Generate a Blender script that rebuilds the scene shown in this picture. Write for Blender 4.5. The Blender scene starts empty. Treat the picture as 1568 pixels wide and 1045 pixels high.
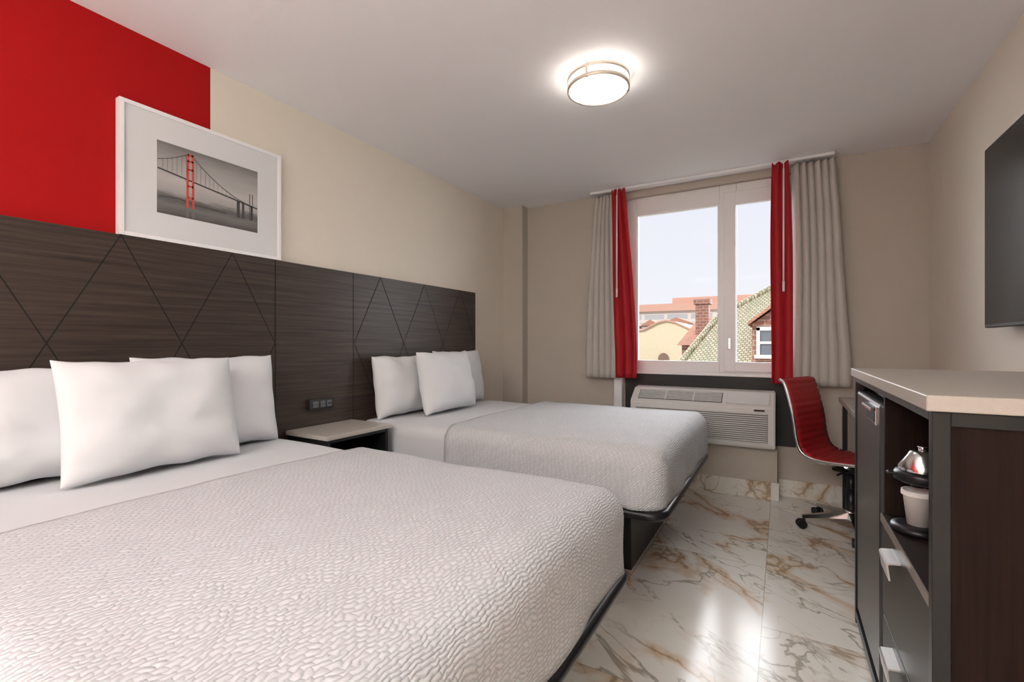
import bpy, bmesh, math, random
from mathutils import Vector, Matrix, noise
random.seed(4)
scene = bpy.context.scene
COL = scene.collection
try:
    scene.view_settings.view_transform = 'Standard'
    scene.view_settings.look = 'None'
except Exception as e:
    print(e)
K = 1.28   # global lamp level for the interior

# ---------------------------------------------------------------- materials
def new_mat(name):
    m = bpy.data.materials.new(name); m.use_nodes = True
    nt = m.node_tree
    b = nt.nodes.get('Principled BSDF')
    return m, nt, b
def N(nt, typ, **kw):
    n = nt.nodes.new(typ)
    for k, v in kw.items(): setattr(n, k, v)
    return n
def math_n(nt, op, a, b=None, c=None):
    n = nt.nodes.new('ShaderNodeMath'); n.operation = op
    for i, v in enumerate((a, b, c)):
        if v is None: continue
        if isinstance(v, (int, float)): n.inputs[i].default_value = v
        else: nt.links.new(v, n.inputs[i])
    return n.outputs[0]
def mixc(nt, fac, a, b):
    n = nt.nodes.new('ShaderNodeMix'); n.data_type = 'RGBA'
    for sock, v in ((n.inputs[0], fac), (n.inputs[6], a), (n.inputs[7], b)):
        if hasattr(v, 'links') or hasattr(v, 'is_linked'): nt.links.new(v, sock)
        elif isinstance(v, (int, float)): sock.default_value = v
        else: sock.default_value = (*v, 1) if len(v) == 3 else v
    return n.outputs[2]
def simple(name, col, rough=0.5, metal=0.0, var=0.06, nscale=8.0, bump=0.0, bscale=60.0, stretch=(1, 1, 1), emis=None, coat=0.0, spec=None, sheen=0.0):
    m, nt, b = new_mat(name)
    tc = N(nt, 'ShaderNodeNewGeometry')
    mp = N(nt, 'ShaderNodeMapping'); mp.inputs['Scale'].default_value = stretch
    nt.links.new(tc.outputs['Position'], mp.inputs[0])
    nz = N(nt, 'ShaderNodeTexNoise'); nz.inputs['Scale'].default_value = nscale; nz.inputs['Detail'].default_value = 4
    nt.links.new(mp.outputs[0], nz.inputs['Vector'])
    lo = tuple(c * (1 - var) for c in col); hi = tuple(min(1, c * (1 + var)) for c in col)
    nt.links.new(mixc(nt, nz.outputs[0], lo, hi), b.inputs['Base Color'])
    b.inputs['Roughness'].default_value = rough
    b.inputs['Metallic'].default_value = metal
    if spec is not None: b.inputs['Specular IOR Level'].default_value = spec
    if coat: b.inputs['Coat Weight'].default_value = coat; b.inputs['Coat Roughness'].default_value = .1
    if sheen: b.inputs['Sheen Weight'].default_value = sheen
    if bump:
        n2 = N(nt, 'ShaderNodeTexNoise'); n2.inputs['Scale'].default_value = bscale; n2.inputs['Detail'].default_value = 3
        nt.links.new(mp.outputs[0], n2.inputs['Vector'])
        bp = N(nt, 'ShaderNodeBump'); bp.inputs['Strength'].default_value = bump; bp.inputs['Distance'].default_value = .004
        nt.links.new(n2.outputs[0], bp.inputs['Height']); nt.links.new(bp.outputs[0], b.inputs['Normal'])
    if emis:
        b.inputs['Emission Color'].default_value = (*emis[0], 1); b.inputs['Emission Strength'].default_value = emis[1]
    return m

M_wall = simple('wall_cream_paint', (.75, .69, .605), .75, bump=.08, bscale=180, var=.02)
M_wallfar = simple('wall_far_shaded', (.49, .44, .385), .75, bump=.08, bscale=180, var=.02)  # far wall and pier: backlit shade put into a darker base colour
M_ceil = simple('ceiling_paint', (.88, .875, .90), .8, bump=.08, bscale=150, var=.01)
M_red = simple('red_paint', (.36, .002, .003), .65, bump=.08, bscale=180, var=.03, spec=.2)
M_black = simple('black_metal', (.012, .012, .013), .35, .3)
M_blackmat = simple('black_matte', (.012, .012, .013), .6)
M_white = simple('white_frame', (.84, .845, .86), .35, var=.02)
M_plastic = simple('ac_plastic', (.66, .66, .645), .4, var=.02)
M_dark = simple('dark_slot', (.03, .03, .03), .7)
M_greyslot = simple('grey_slot', (.12, .115, .11), .7)
M_chrome = simple('polished_aluminium', (.75, .75, .76), .18, 1.0, var=.02)
M_nickel = simple('brushed_nickel', (.80, .72, .62), .5, .8, var=.02)
M_stone = simple('quartz_top', (.43, .395, .35), .35, var=.08, nscale=90)
M_sheet = simple('white_sheet', (.60, .61, .63), .85, bump=.25, bscale=14, var=.01, sheen=.1)
M_pillow = simple('white_pillow_cotton', (.70, .71, .73), .85, bump=.25, bscale=18, var=.01, sheen=.1)
M_curtain = simple('linen_curtain', (.50, .475, .44), .9, bump=.2, bscale=250, var=.05)
M_redcurt = simple('red_curtain_fabric', (.36, .003, .010), .7, bump=.15, bscale=250, var=.05)
M_redleather = simple('red_leather', (.34, .005, .009), .5, bump=.1, bscale=200, var=.05)
M_tv = simple('tv_screen', (.008, .009, .010), .22, var=.02)
M_fridge = simple('fridge_door', (.040, .040, .042), .28, .2)
M_drawer = simple('drawer_front', (.034, .028, .024), .4, spec=.3)
M_glasslamp = simple('lamp_glass', (1, 1, 1), .4, emis=((1, .95, .88), 14))
M_fillpanel = simple('fill_panel_emitter', (1, 1, 1), .4, emis=((1, .985, .965), 22 * K))  # glow of the added fill panel
M_filldisc = simple('fill_uplight_emitter', (1, 1, 1), .4, emis=((1, .98, .96), 330 * K))  # glow of the added uplight

def wood(name, c0, c1, stretch, rough=.4, spec=.35):
    m, nt, b = new_mat(name)
    g = N(nt, 'ShaderNodeNewGeometry')
    mp = N(nt, 'ShaderNodeMapping'); mp.inputs['Scale'].default_value = stretch
    nt.links.new(g.outputs['Position'], mp.inputs[0])
    n1 = N(nt, 'ShaderNodeTexNoise'); n1.inputs['Scale'].default_value = 1.0; n1.inputs['Detail'].default_value = 6; n1.inputs['Roughness'].default_value = .65
    nt.links.new(mp.outputs[0], n1.inputs['Vector'])
    cr = N(nt, 'ShaderNodeValToRGB')
    cr.color_ramp.elements[0].position = .3; cr.color_ramp.elements[0].color = (*c0, 1)
    cr.color_ramp.elements[1].position = .72; cr.color_ramp.elements[1].color = (*c1, 1)
    nt.links.new(n1.outputs[0], cr.inputs[0]); nt.links.new(cr.outputs[0], b.inputs['Base Color'])
    b.inputs['Roughness'].default_value = rough; b.inputs['Specular IOR Level'].default_value = spec
    bp = N(nt, 'ShaderNodeBump'); bp.inputs['Strength'].default_value = .12; bp.inputs['Distance'].default_value = .002
    nt.links.new(n1.outputs[0], bp.inputs['Height']); nt.links.new(bp.outputs[0], b.inputs['Normal'])
    return m
M_wood = wood('dark_walnut_horizontal', (.020, .013, .010), (.066, .047, .037), (2, 1.6, 62))
M_woodv = wood('dark_walnut_vertical', (.006, .0026, .002), (.019, .009, .006), (90, 90, 2.5), .6, .12)

def coverlet_mat():
    m, nt, b = new_mat('matelasse_coverlet')
    g = N(nt, 'ShaderNodeNewGeometry')
    def warp(src, scale, amt):
        dn = N(nt, 'ShaderNodeTexNoise'); dn.inputs['Scale'].default_value = scale; dn.inputs['Detail'].default_value = 1
        nt.links.new(g.outputs['Position'], dn.inputs['Vector'])
        va = N(nt, 'ShaderNodeVectorMath', operation='MULTIPLY_ADD')
        nt.links.new(dn.outputs['Color'], va.inputs[0]); va.inputs[1].default_value = (amt, amt, 0)
        nt.links.new(src, va.inputs[2]); return va.outputs[0]
    v = warp(g.outputs['Position'], 13, .035); v = warp(v, 50, .014)
    sp = N(nt, 'ShaderNodeSeparateXYZ'); nt.links.new(v, sp.inputs[0])
    x, y, z = sp.outputs
    p = math_n(nt, 'SUBTRACT', x, z); q = math_n(nt, 'ADD', y, z)
    u = math_n(nt, 'DIVIDE', p, .0120)
    row = math_n(nt, 'FLOOR', u)
    a = math_n(nt, 'ABSOLUTE', math_n(nt, 'SINE', math_n(nt, 'MULTIPLY', u, math.pi)))
    c = math_n(nt, 'ABSOLUTE', math_n(nt, 'SINE', math_n(nt, 'ADD', math_n(nt, 'MULTIPLY', q, math.pi / .023), math_n(nt, 'MULTIPLY', row, math.pi / 2))))
    h = math_n(nt, 'MULTIPLY', math_n(nt, 'POWER', a, .7), math_n(nt, 'ADD', .25, math_n(nt, 'MULTIPLY', math_n(nt, 'POWER', c, .7), .75)))
    bp = N(nt, 'ShaderNodeBump'); bp.inputs['Strength'].default_value = .65; bp.inputs['Distance'].default_value = .0045
    nt.links.new(h, bp.inputs['Height']); nt.links.new(bp.outputs[0], b.inputs['Normal'])
    nt.links.new(mixc(nt, h, (.48, .49, .51), (.61, .62, .64)), b.inputs['Base Color'])
    b.inputs['Roughness'].default_value = .85
    return m
M_cover = coverlet_mat()

def marble_mat(name, tiles=True):
    m, nt, b = new_mat(name)
    g = N(nt, 'ShaderNodeNewGeometry'); sp = N(nt, 'ShaderNodeSeparateXYZ')
    nt.links.new(g.outputs['Position'], sp.inputs[0])
    x, y, z = sp.outputs
    xs = math_n(nt, 'DIVIDE', math_n(nt, 'ADD', x, .076), .6)
    col = math_n(nt, 'FLOOR', xs)
    par = math_n(nt, 'FLOORED_MODULO', col, 2.0)
    ys = math_n(nt, 'DIVIDE', math_n(nt, 'SUBTRACT', math_n(nt, 'SUBTRACT', y, 2.24), math_n(nt, 'MULTIPLY', par, .6)), 1.2)
    row = math_n(nt, 'FLOOR', ys)
    fx = math_n(nt, 'SUBTRACT', xs, col); fy = math_n(nt, 'SUBTRACT', ys, row)
    ex = math_n(nt, 'MULTIPLY', math_n(nt, 'MINIMUM', fx, math_n(nt, 'SUBTRACT', 1.0, fx)), .6)
    ey = math_n(nt, 'MULTIPLY', math_n(nt, 'MINIMUM', fy, math_n(nt, 'SUBTRACT', 1.0, fy)), 1.2)
    joint = math_n(nt, 'LESS_THAN', math_n(nt, 'MINIMUM', ex, ey), .0018)
    cb = N(nt, 'ShaderNodeCombineXYZ'); nt.links.new(col, cb.inputs[0]); nt.links.new(row, cb.inputs[1])
    wn = N(nt, 'ShaderNodeTexWhiteNoise'); nt.links.new(cb.outputs[0], wn.inputs['Vector'])
    va = N(nt, 'ShaderNodeVectorMath', operation='MULTIPLY_ADD')
    nt.links.new(wn.outputs['Color'], va.inputs[0]); va.inputs[1].default_value = (9, 9, 9)
    nt.links.new(g.outputs['Position'], va.inputs[2])
    mp0 = N(nt, 'ShaderNodeMapping'); mp0.inputs['Rotation'].default_value = (0, 0, math.radians(42))
    nt.links.new(va.outputs[0], mp0.inputs[0])
    mp = N(nt, 'ShaderNodeMapping'); mp.inputs['Scale'].default_value = (.75, 1.6, 1)
    nt.links.new(mp0.outputs[0], mp.inputs[0])
    def vein(scale, width, dist, off, mscale, mlo, mhi):
        mo = N(nt, 'ShaderNodeMapping'); mo.inputs['Location'].default_value = (off, off * .7, off)
        nt.links.new(mp.outputs[0], mo.inputs[0])
        n = N(nt, 'ShaderNodeTexNoise'); n.inputs['Scale'].default_value = scale; n.inputs['Detail'].default_value = 5
        n.inputs['Roughness'].default_value = .5; n.inputs['Distortion'].default_value = dist
        nt.links.new(mo.outputs[0], n.inputs['Vector'])
        a = math_n(nt, 'ABSOLUTE', math_n(nt, 'SUBTRACT', n.outputs[0], .5))
        mr = N(nt, 'ShaderNodeMapRange'); mr.interpolation_type = 'SMOOTHSTEP'
        nt.links.new(a, mr.inputs[0]); mr.inputs[1].default_value = 0; mr.inputs[2].default_value = width
        mr.inputs[3].default_value = 1; mr.inputs[4].default_value = 0
        k = N(nt, 'ShaderNodeTexNoise'); k.inputs['Scale'].default_value = mscale; nt.links.new(mo.outputs[0], k.inputs['Vector'])
        m2 = N(nt, 'ShaderNodeMapRange'); nt.links.new(k.outputs[0], m2.inputs[0]); m2.inputs[1].default_value = mlo; m2.inputs[2].default_value = mhi
        return math_n(nt, 'MULTIPLY', mr.outputs[0], m2.outputs[0])
    v1 = vein(1.35, .050, .5, 3, 1.7, .45, .57)
    v2 = vein(1.35, .012, .5, 3, 1.7, .35, .49)
    v3 = vein(2.0, .014, .7, 17, 1.5, .38, .53)
    v4 = vein(3.2, .011, .9, 29, 2.0, .44, .60)
    cl = vein(.9, .20, .3, 8, .8, .2, .8)
    c = mixc(nt, math_n(nt, 'MULTIPLY', cl, .35), (.76, .74, .685), (.57, .525, .45))
    c = mixc(nt, math_n(nt, 'MULTIPLY', v1, .72), c, (.54, .34, .17))
    c = mixc(nt, math_n(nt, 'MULTIPLY', v2, .72), c, (.28, .19, .11))
    c = mixc(nt, math_n(nt, 'MULTIPLY', v3, .75), c, (.25, .215, .155))
    c = mixc(nt, math_n(nt, 'MULTIPLY', v4, .60), c, (.31, .265, .195))
    if tiles: c = mixc(nt, math_n(nt, 'MULTIPLY', joint, .7), c, (.26, .23, .19))
    nt.links.new(c, b.inputs['Base Color'])
    b.inputs['Roughness'].default_value = .18; b.inputs['Specular IOR Level'].default_value = .45
    return m
M_marble = marble_mat('marble_floor_tile')
M_base = marble_mat('marble_baseboard_tile', False)

def glass_mat():
    m = bpy.data.materials.new('window_glass'); m.use_nodes = True; nt = m.node_tree; nt.nodes.clear()
    o = N(nt, 'ShaderNodeOutputMaterial'); t = N(nt, 'ShaderNodeBsdfTransparent'); gl = N(nt, 'ShaderNodeBsdfGlossy')
    gl.inputs['Roughness'].default_value = .02
    mx = N(nt, 'ShaderNodeMixShader'); mx.inputs[0].default_value = .0008
    nt.links.new(t.outputs[0], mx.inputs[1]); nt.links.new(gl.outputs[0], mx.inputs[2]); nt.links.new(mx.outputs[0], o.inputs[0])
    return m
M_glass = glass_mat()

def brick_mat(name, c1, c2, mortar, scale, bw=.5, rh=.25, axes='XZ', bump=.5, msize=.02):
    m, nt, b = new_mat(name)
    g = N(nt, 'ShaderNodeNewGeometry'); sp = N(nt, 'ShaderNodeSeparateXYZ'); cb = N(nt, 'ShaderNodeCombineXYZ')
    nt.links.new(g.outputs['Position'], sp.inputs[0])
    nt.links.new(sp.outputs['XYZ'.index(axes[0])], cb.inputs[0]); nt.links.new(sp.outputs['XYZ'.index(axes[1])], cb.inputs[1])
    br = N(nt, 'ShaderNodeTexBrick'); br.inputs['Scale'].default_value = scale
    br.inputs['Color1'].default_value = (*c1, 1); br.inputs['Color2'].default_value = (*c2, 1); br.inputs['Mortar'].default_value = (*mortar, 1)
    br.inputs['Brick Width'].default_value = bw; br.inputs['Row Height'].default_value = rh; br.inputs['Mortar Size'].default_value = msize
    nt.links.new(cb.outputs[0], br.inputs['Vector']); nt.links.new(br.outputs['Color'], b.inputs['Base Color'])
    b.inputs['Roughness'].default_value = .8
    return m
M_brick = brick_mat('red_brick', (.33, .14, .10), (.25, .11, .08), (.4, .33, .28), 3)
M_rooftile = brick_mat('clay_roof_tile', (.42, .46, .30), (.64, .60, .46), (.25, .20, .12), 6.5, .45, .42, 'XY', msize=.06)
M_orangeroof = brick_mat('terracotta_roof', (.55, .27, .18), (.46, .23, .16), (.3, .14, .1), 5, .4, .3, 'XZ')
M_farbld = brick_mat('terracotta_office_facade', (.42, .43, .46), (.48, .47, .47), (.66, .59, .54), .5, 1.4, .5, 'XZ', msize=.10)
M_terra = simple('terracotta_fascia', (.60, .36, .28), .8)
M_yellow = simple('yellow_stucco', (.74, .63, .45), .85)
M_green = simple('foliage', (.16, .24, .11), .9, var=.5, nscale=6)
M_ground = simple('town_ground', (.30, .32, .27), .9, var=.4, nscale=.4)

# ---------------------------------------------------------------- mesh helpers
def mk(name, bm, mats, parent=None, smooth=False):
    me = bpy.data.meshes.new(name); bm.normal_update(); bm.to_mesh(me); bm.free()
    ob = bpy.data.objects.new(name, me); COL.objects.link(ob)
    for m in (mats if isinstance(mats, (list, tuple)) else [mats]): me.materials.append(m)
    if smooth: me.polygons.foreach_set('use_smooth', [True] * len(me.polygons))
    if parent: ob.parent = parent
    return ob
def empty(name, loc=(0, 0, 0), rot=0):
    e = bpy.data.objects.new(name, None); COL.objects.link(e); e.location = loc; e.rotation_euler = (0, 0, rot)
    e.empty_display_size = .1
    return e
def addbox(bm, x0, x1, y0, y1, z0, z1, bev=0, mi=0, seg=2):
    vs = [bm.verts.new((x, y, z)) for x in (x0, x1) for y in (y0, y1) for z in (z0, z1)]
    fs = []
    for idx in ((0, 1, 3, 2), (4, 6, 7, 5), (0, 4, 5, 1), (2, 3, 7, 6), (0, 2, 6, 4), (1, 5, 7, 3)):
        f = bm.faces.new([vs[i] for i in idx]); f.material_index = mi; fs.append(f)
    if bev:
        es = list({e for f in fs for e in f.edges})
        r = bmesh.ops.bevel(bm, geom=es, offset=bev, segments=seg, affect='EDGES', profile=.5)
        for f in r['faces']: f.material_index = mi
def box(name, x0, x1, y0, y1, z0, z1, mat, bev=0, parent=None):
    bm = bmesh.new(); addbox(bm, x0, x1, y0, y1, z0, z1, bev); return mk(name, bm, mat, parent)
def boxes(name, lst, mats, parent=None, bev=0):
    bm = bmesh.new()
    for b in lst: addbox(bm, *b[:6], bev, b[6] if len(b) > 6 else 0)
    return mk(name, bm, mats, parent)
def addcyl(bm, p0, p1, r0, r1=None, n=20, cap=True, mi=0):
    r1 = r0 if r1 is None else r1
    p0 = Vector(p0); p1 = Vector(p1); d = (p1 - p0).normalized()
    a = d.orthogonal().normalized(); b = d.cross(a)
    A = [bm.verts.new(p0 + (a * math.cos(t) + b * math.sin(t)) * r0) for t in [2 * math.pi * i / n for i in range(n)]]
    B = [bm.verts.new(p1 + (a * math.cos(t) + b * math.sin(t)) * r1) for t in [2 * math.pi * i / n for i in range(n)]]
    for i in range(n):
        f = bm.faces.new((A[i], A[(i + 1) % n], B[(i + 1) % n], B[i])); f.smooth = True; f.material_index = mi
    if cap:
        bm.faces.new(A[::-1]).material_index = mi; bm.faces.new(B).material_index = mi
def addlathe(bm, prof, c=(0, 0, 0), n=48, mi=0):
    rings = []
    for r, z in prof:
        if r < 1e-6: rings.append([bm.verts.new((c[0], c[1], c[2] + z))])
        else: rings.append([bm.verts.new((c[0] + r * math.cos(2 * math.pi * i / n), c[1] + r * math.sin(2 * math.pi * i / n), c[2] + z)) for i in range(n)])
    for a, b in zip(rings[:-1], rings[1:]):
        for i in range(n):
            j = (i + 1) % n
            if len(a) == 1 and len(b) == 1: continue
            if len(a) == 1: f = bm.faces.new((a[0], b[i], b[j]))
            elif len(b) == 1: f = bm.faces.new((a[i], b[0], a[j]))
            else: f = bm.faces.new((a[i], b[i], b[j], a[j]))
            f.smooth = True; f.material_index = mi
def addtube(bm, pts, r, n=10, mi=0):
    pts = [Vector(p) for p in pts]; rings = []
    up = None
    for i, p in enumerate(pts):
        d = (pts[min(i + 1, len(pts) - 1)] - pts[max(i - 1, 0)]).normalized()
        if up is None: up = d.orthogonal().normalized()
        up = (up - d * up.dot(d)).normalized(); b = d.cross(up)
        rings.append([bm.verts.new(p + (up * math.cos(t) + b * math.sin(t)) * r) for t in [2 * math.pi * k / n for k in range(n)]])
    for a, b in zip(rings[:-1], rings[1:]):
        for i in range(n):
            f = bm.faces.new((a[i], a[(i + 1) % n], b[(i + 1) % n], b[i])); f.smooth = True; f.material_index = mi
    bm.faces.new(rings[0][::-1]).material_index = mi; bm.faces.new(rings[-1]).material_index = mi
def rounded(name, x0, x1, y0, y1, z0, z1, r, step, mat, fn=None, parent=None, cutx=None, solid=0, rz=None):
    nx, ny, nz = [max(2, int(math.ceil(d / step))) for d in (x1 - x0, y1 - y0, z1 - z0)]
    bm = bmesh.new(); V = {}
    def v(i, j, k):
        key = (i, j, k)
        if key not in V:
            p = Vector((x0 + (x1 - x0) * i / nx, y0 + (y1 - y0) * j / ny, z0 + (z1 - z0) * k / nz))
            q = Vector((min(max(p.x, x0 + r), x1 - r), min(max(p.y, y0 + r), y1 - r), min(max(p.z, z0 + .01), z1 - r)))
            d = p - q
            if d.length > 1e-6:
                m = max(abs(c) for c in d)
                if p.z < q.z: d.z = 0; 
                if d.length > 1e-6: p = q + d.normalized() * m if p.z >= q.z else Vector((q.x, q.y, p.z)) + d.normalized() * m
            if fn: p = fn(p)
            V[key] = bm.verts.new(p)
        return V[key]
    def q4(a, b, c, d):
        try: bm.faces.new((a, b, c, d))
        except ValueError: pass
    for i in range(nx):
        for j in range(ny):
            q4(v(i, j, nz), v(i + 1, j, nz), v(i + 1, j + 1, nz), v(i, j + 1, nz))
            q4(v(i, j, 0), v(i, j + 1, 0), v(i + 1, j + 1, 0), v(i + 1, j, 0))
    for i in range(nx):
        for k in range(nz):
            q4(v(i, 0, k), v(i + 1, 0, k), v(i + 1, 0, k + 1), v(i, 0, k + 1))
            q4(v(i, ny, k), v(i, ny, k + 1), v(i + 1, ny, k + 1), v(i + 1, ny, k))
    for j in range(ny):
        for k in range(nz):
            q4(v(0, j, k), v(0, j, k + 1), v(0, j + 1, k + 1), v(0, j + 1, k))
            q4(v(nx, j, k), v(nx, j + 1, k), v(nx, j + 1, k + 1), v(nx, j, k + 1))
    if cutx is not None:
        bmesh.ops.bisect_plane(bm, geom=bm.verts[:] + bm.edges[:] + bm.faces[:], plane_co=(cutx, 0, 0), plane_no=(1, 0, 0), clear_inner=True)
        bot = [f for f in bm.faces if f.normal.z < -.9 or f.calc_center_median().z < z0 + .001]
        bmesh.ops.delete(bm, geom=bot, context='FACES')
    ob = mk(name, bm, mat, parent, True)
    if solid:
        s = ob.modifiers.new('solid', 'SOLIDIFY'); s.thickness = solid; s.offset = 1
    return ob

# ---------------------------------------------------------------- room
LX, RX, D, H, BY = -2.503, .88, 4.25, 2.594, -2.6
box('floor', LX - .15, RX + .15, BY - .15, D + .3, -.1, 0, M_marble)
box('ceiling', LX - .15, RX + .15, BY - .15, D + .3, H, H + .15, M_ceil)
boxes('wall_left', [(LX - .15, LX, BY, 1.279, 0, H, 1), (LX - .15, LX, 1.279, D + .3, 0, H, 0)], [M_wall, M_red])
box('wall_right', RX, RX + .15, BY, D + .3, 0, H, M_wall)
box('wall_back', LX - .15, RX + .15, BY - .15, BY, 0, H, M_wall)
WX0, WX1, WZ0, WZ1 = -1.25, .07, .93, 2.53
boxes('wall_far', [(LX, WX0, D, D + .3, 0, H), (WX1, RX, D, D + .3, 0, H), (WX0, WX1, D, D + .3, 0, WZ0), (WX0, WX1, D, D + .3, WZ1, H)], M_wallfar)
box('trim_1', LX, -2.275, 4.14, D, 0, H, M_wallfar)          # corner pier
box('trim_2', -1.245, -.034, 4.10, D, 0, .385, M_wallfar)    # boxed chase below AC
boxes('baseboard_far', [(-2.275, -1.245, D - .012, D, 0, .13), (-1.257, -.022, 4.088, 4.10, 0, .13), (-.034, -.022, 4.10, D, 0, .13), (-.022, RX, D - .012, D, 0, .13)], M_base)
box('baseboard_right', RX - .012, RX, BY, D - .012, 0, .13, M_base)
box('baseboard_left', LX, LX + .012, 3.6, 4.14, 0, .13, M_base)

# window
w = empty('window_1')
Y0, Y1 = D + .04, D + .10
fr = [(WX0, -1.165, Y0, Y1, WZ0, WZ1), (-.46, -.33, Y0, Y1, WZ0, WZ1), (.0, WX1, Y0, Y1, WZ0, WZ1),
      (-1.165, -.46, Y0, Y1, WZ0, 1.03), (-1.165, -.46, Y0, Y1, 2.385, WZ1),
      (-.33, .0, Y0, Y1, WZ0, 1.035), (-.33, .0, Y0, Y1, 2.36, WZ1)]
boxes('frame', fr, M_white, w, .004)
boxes('sash', [(-.425, -.335, Y0 - .022, Y0 + .01, .965, 2.46), (.0, .05, Y0 - .022, Y0 + .01, .965, 2.46),
               (-.34, .005, Y0 - .022, Y0 + .01, .965, 1.045), (-.34, .005, Y0 - .022, Y0 + .01, 2.35, 2.46)], M_white, w, .005)
boxes('bead', [(-1.165, -1.15, Y0 + .01, Y1 - .01, 1.03, 2.385), (-.475, -.46, Y0 + .01, Y1 - .01, 1.03, 2.385),
               (-1.15, -.475, Y0 + .01, Y1 - .01, 1.03, 1.045), (-1.15, -.475, Y0 + .01, Y1 - .01, 2.37, 2.385)], M_white, w)
box('glass', -1.165, .0, Y0 + .03, Y0 + .034, 1.03, 2.385, M_glass, 0, w)
boxes('sill', [(WX0, WX1, D - .012, Y0, WZ0 - .005, WZ0 + .02)], M_white, w, .004)
bm = bmesh.new(); addbox(bm, -.392, -.37, Y0 - .04, Y0 - .02, 1.17, 1.25, .004); addbox(bm, -.388, -.374, Y0 - .06, Y0 - .035, 1.22, 1.24, .003); addbox(bm, -.39, -.372, Y0 - .065, Y0 - .05, 1.15, 1.245, .004)
mk('latch_handle', bm, M_chrome, w)

box('wall_panel_black', -1.25, .09, D - .014, D - .001, .39, WZ0 - .006, M_blackmat, .002)
bm = bmesh.new(); addbox(bm, -1.34, -1.262, 4.17, D - .001, 0, .90, .01); mk('pipe_cover', bm, M_white)

# ---------------------------------------------------------------- curtains
def curtain(name, xt0, xt1, xb0, xb1, ztop, zbot, y, amp, folds, mat, seed):
    bm = bmesh.new(); ns, nr = folds * 20, 36; rows = []
    rnd = random.Random(seed); ph = [rnd.uniform(-.9, .9) for _ in range(folds + 2)]; am = [rnd.uniform(.6, 1.2) for _ in range(folds + 2)]
    for r in range(nr + 1):
        v = r / nr; z = ztop + (zbot - ztop) * v; row = []
        k = min(1, max(0, v * 1.15)) ** .8
        for i in range(ns + 1):
            s = i / ns; f = s * folds; fi = int(f); fr_ = f - fi
            a = am[fi] * (1 - fr_) + am[fi + 1] * fr_; p = ph[fi] * (1 - fr_) + ph[fi + 1] * fr_
            x = (xt0 + (xt1 - xt0) * s) * (1 - k) + (xb0 + (xb1 - xb0) * s) * k
            ang = 2 * math.pi * f + p * v
            dy = amp * a * (math.sin(ang) + .18 * math.sin(2 * ang + 1 + 2 * v)) * (.7 + .3 * v)
            if v < .06: dy += .008 * math.sin(4 * math.pi * f)
            # folds lean over sideways, so each one hides a shaded pocket
            x += (.42 * amp) * math.cos(ang) * (.6 + .6 * v) + .006 * math.sin(5 * v + seed + 3 * s)
            row.append(bm.verts.new((x, y + dy, z + .012 * math.sin(ang + 1) * (1 if r == 0 else 0))))
        rows.append(row)
    for a, b in zip(rows[:-1], rows[1:]):
        for i in range(ns): bm.faces.new((a[i], a[i + 1], b[i + 1], b[i]))
    ob = mk(name, bm, mat, None, True)
    s = ob.modifiers.new('solid', 'SOLIDIFY'); s.thickness = .003
    return ob
curtain('window_curtain', -1.525, -1.34, -1.60, -1.31, 2.556, .885, 4.165, .052, 5, M_curtain, 1)
curtain('red_curtain', -1.335, -1.205, -1.30, -1.10, 2.565, .895, 4.065, .018, 3, M_redcurt, 2)
curtain('red_curtain.001', -.075, .035, -.085, .065, 2.565, .895, 4.065, .018, 2, M_redcurt, 3)
curtain('window_curtain.001', .060, .310, .070, .410, 2.556, .885, 4.16, .056, 6, M_curtain, 5)
bm = bmesh.new(); addbox(bm, -1.54, .33, 4.095, 4.145, H - .022, H - .0005, .003); mk('curtain_track', bm, M_white)
for i, (x, zb) in enumerate(((-1.258, 1.62), (.008, 1.60))):
    bm = bmesh.new(); addcyl(bm, (x, 4.010, zb), (x, 4.010, 2.50), .006, n=12); addcyl(bm, (x, 4.010, zb - .015), (x, 4.010, zb + .06), .0085, n=12)
    addtube(bm, [(x, 4.010, 2.50), (x, 4.03, 2.575), (x, 4.10, 2.582)], .003)
    mk('curtain_wand' + ('' if i == 0 else '.001'), bm, M_white)

# ---------------------------------------------------------------- air conditioner
ac = empty('air_conditioner')
AX0, AX1 = -1.132, -.046
def extr(name, prof, x0, x1, mat, parent, bev=.006):
    bm = bmesh.new()
    A = [bm.verts.new((x0, y, z)) for y, z in prof]; B = [bm.verts.new((x1, y, z)) for y, z in prof]; n = len(prof)
    bm.faces.new(A); bm.faces.new(B[::-1])
    for i in range(n): bm.faces.new((A[i], B[i], B[(i + 1) % n], A[(i + 1) % n]))
    bmesh.ops.recalc_face_normals(bm, faces=bm.faces[:])
    if bev: bmesh.ops.bevel(bm, geom=bm.edges[:], offset=bev, segments=3, affect='EDGES')
    return mk(name, bm, mat, parent)
extr('body', [(4.234, .40), (4.00, .40), (3.985, .43), (3.985, .705), (4.0, .725), (4.13, .815), (4.234, .825)], AX0, AX1, M_plastic, ac, .008)
bm = bmesh.new(); addbox(bm, AX0 + .05, AX1 - .05, 3.979, 3.987, .45, .668, 0, 1)
for i in range(14):
    z = .455 + i * .0158; addbox(bm, AX0 + .052, AX1 - .052, 3.970, 3.984, z, z + .009, .001, 0, 1)
mk('intake_grille', bm, [M_plastic, M_greyslot], ac)
ang = math.atan2(.09, .13)
bm = bmesh.new()
addbox(bm, 0, .66, 0, .118, .0, .003, 0, 1)
for i in range(7): addbox(bm, .005, .655, .006 + i * .016, .0125 + i * .016, .002, .009, .001, 0, 1)
for x in (.22, .44): addbox(bm, x, x + .01, 0, .118, .001, .010, .001, 0, 1)
g = mk('discharge_grille', bm, [M_plastic, M_greyslot], ac); g.location = (AX0 + .06, 4.008, .731); g.rotation_euler = (ang, 0, 0)
bm = bmesh.new(); addbox(bm, 0, .30, 0, .13, .0, .008, .004)
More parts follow.
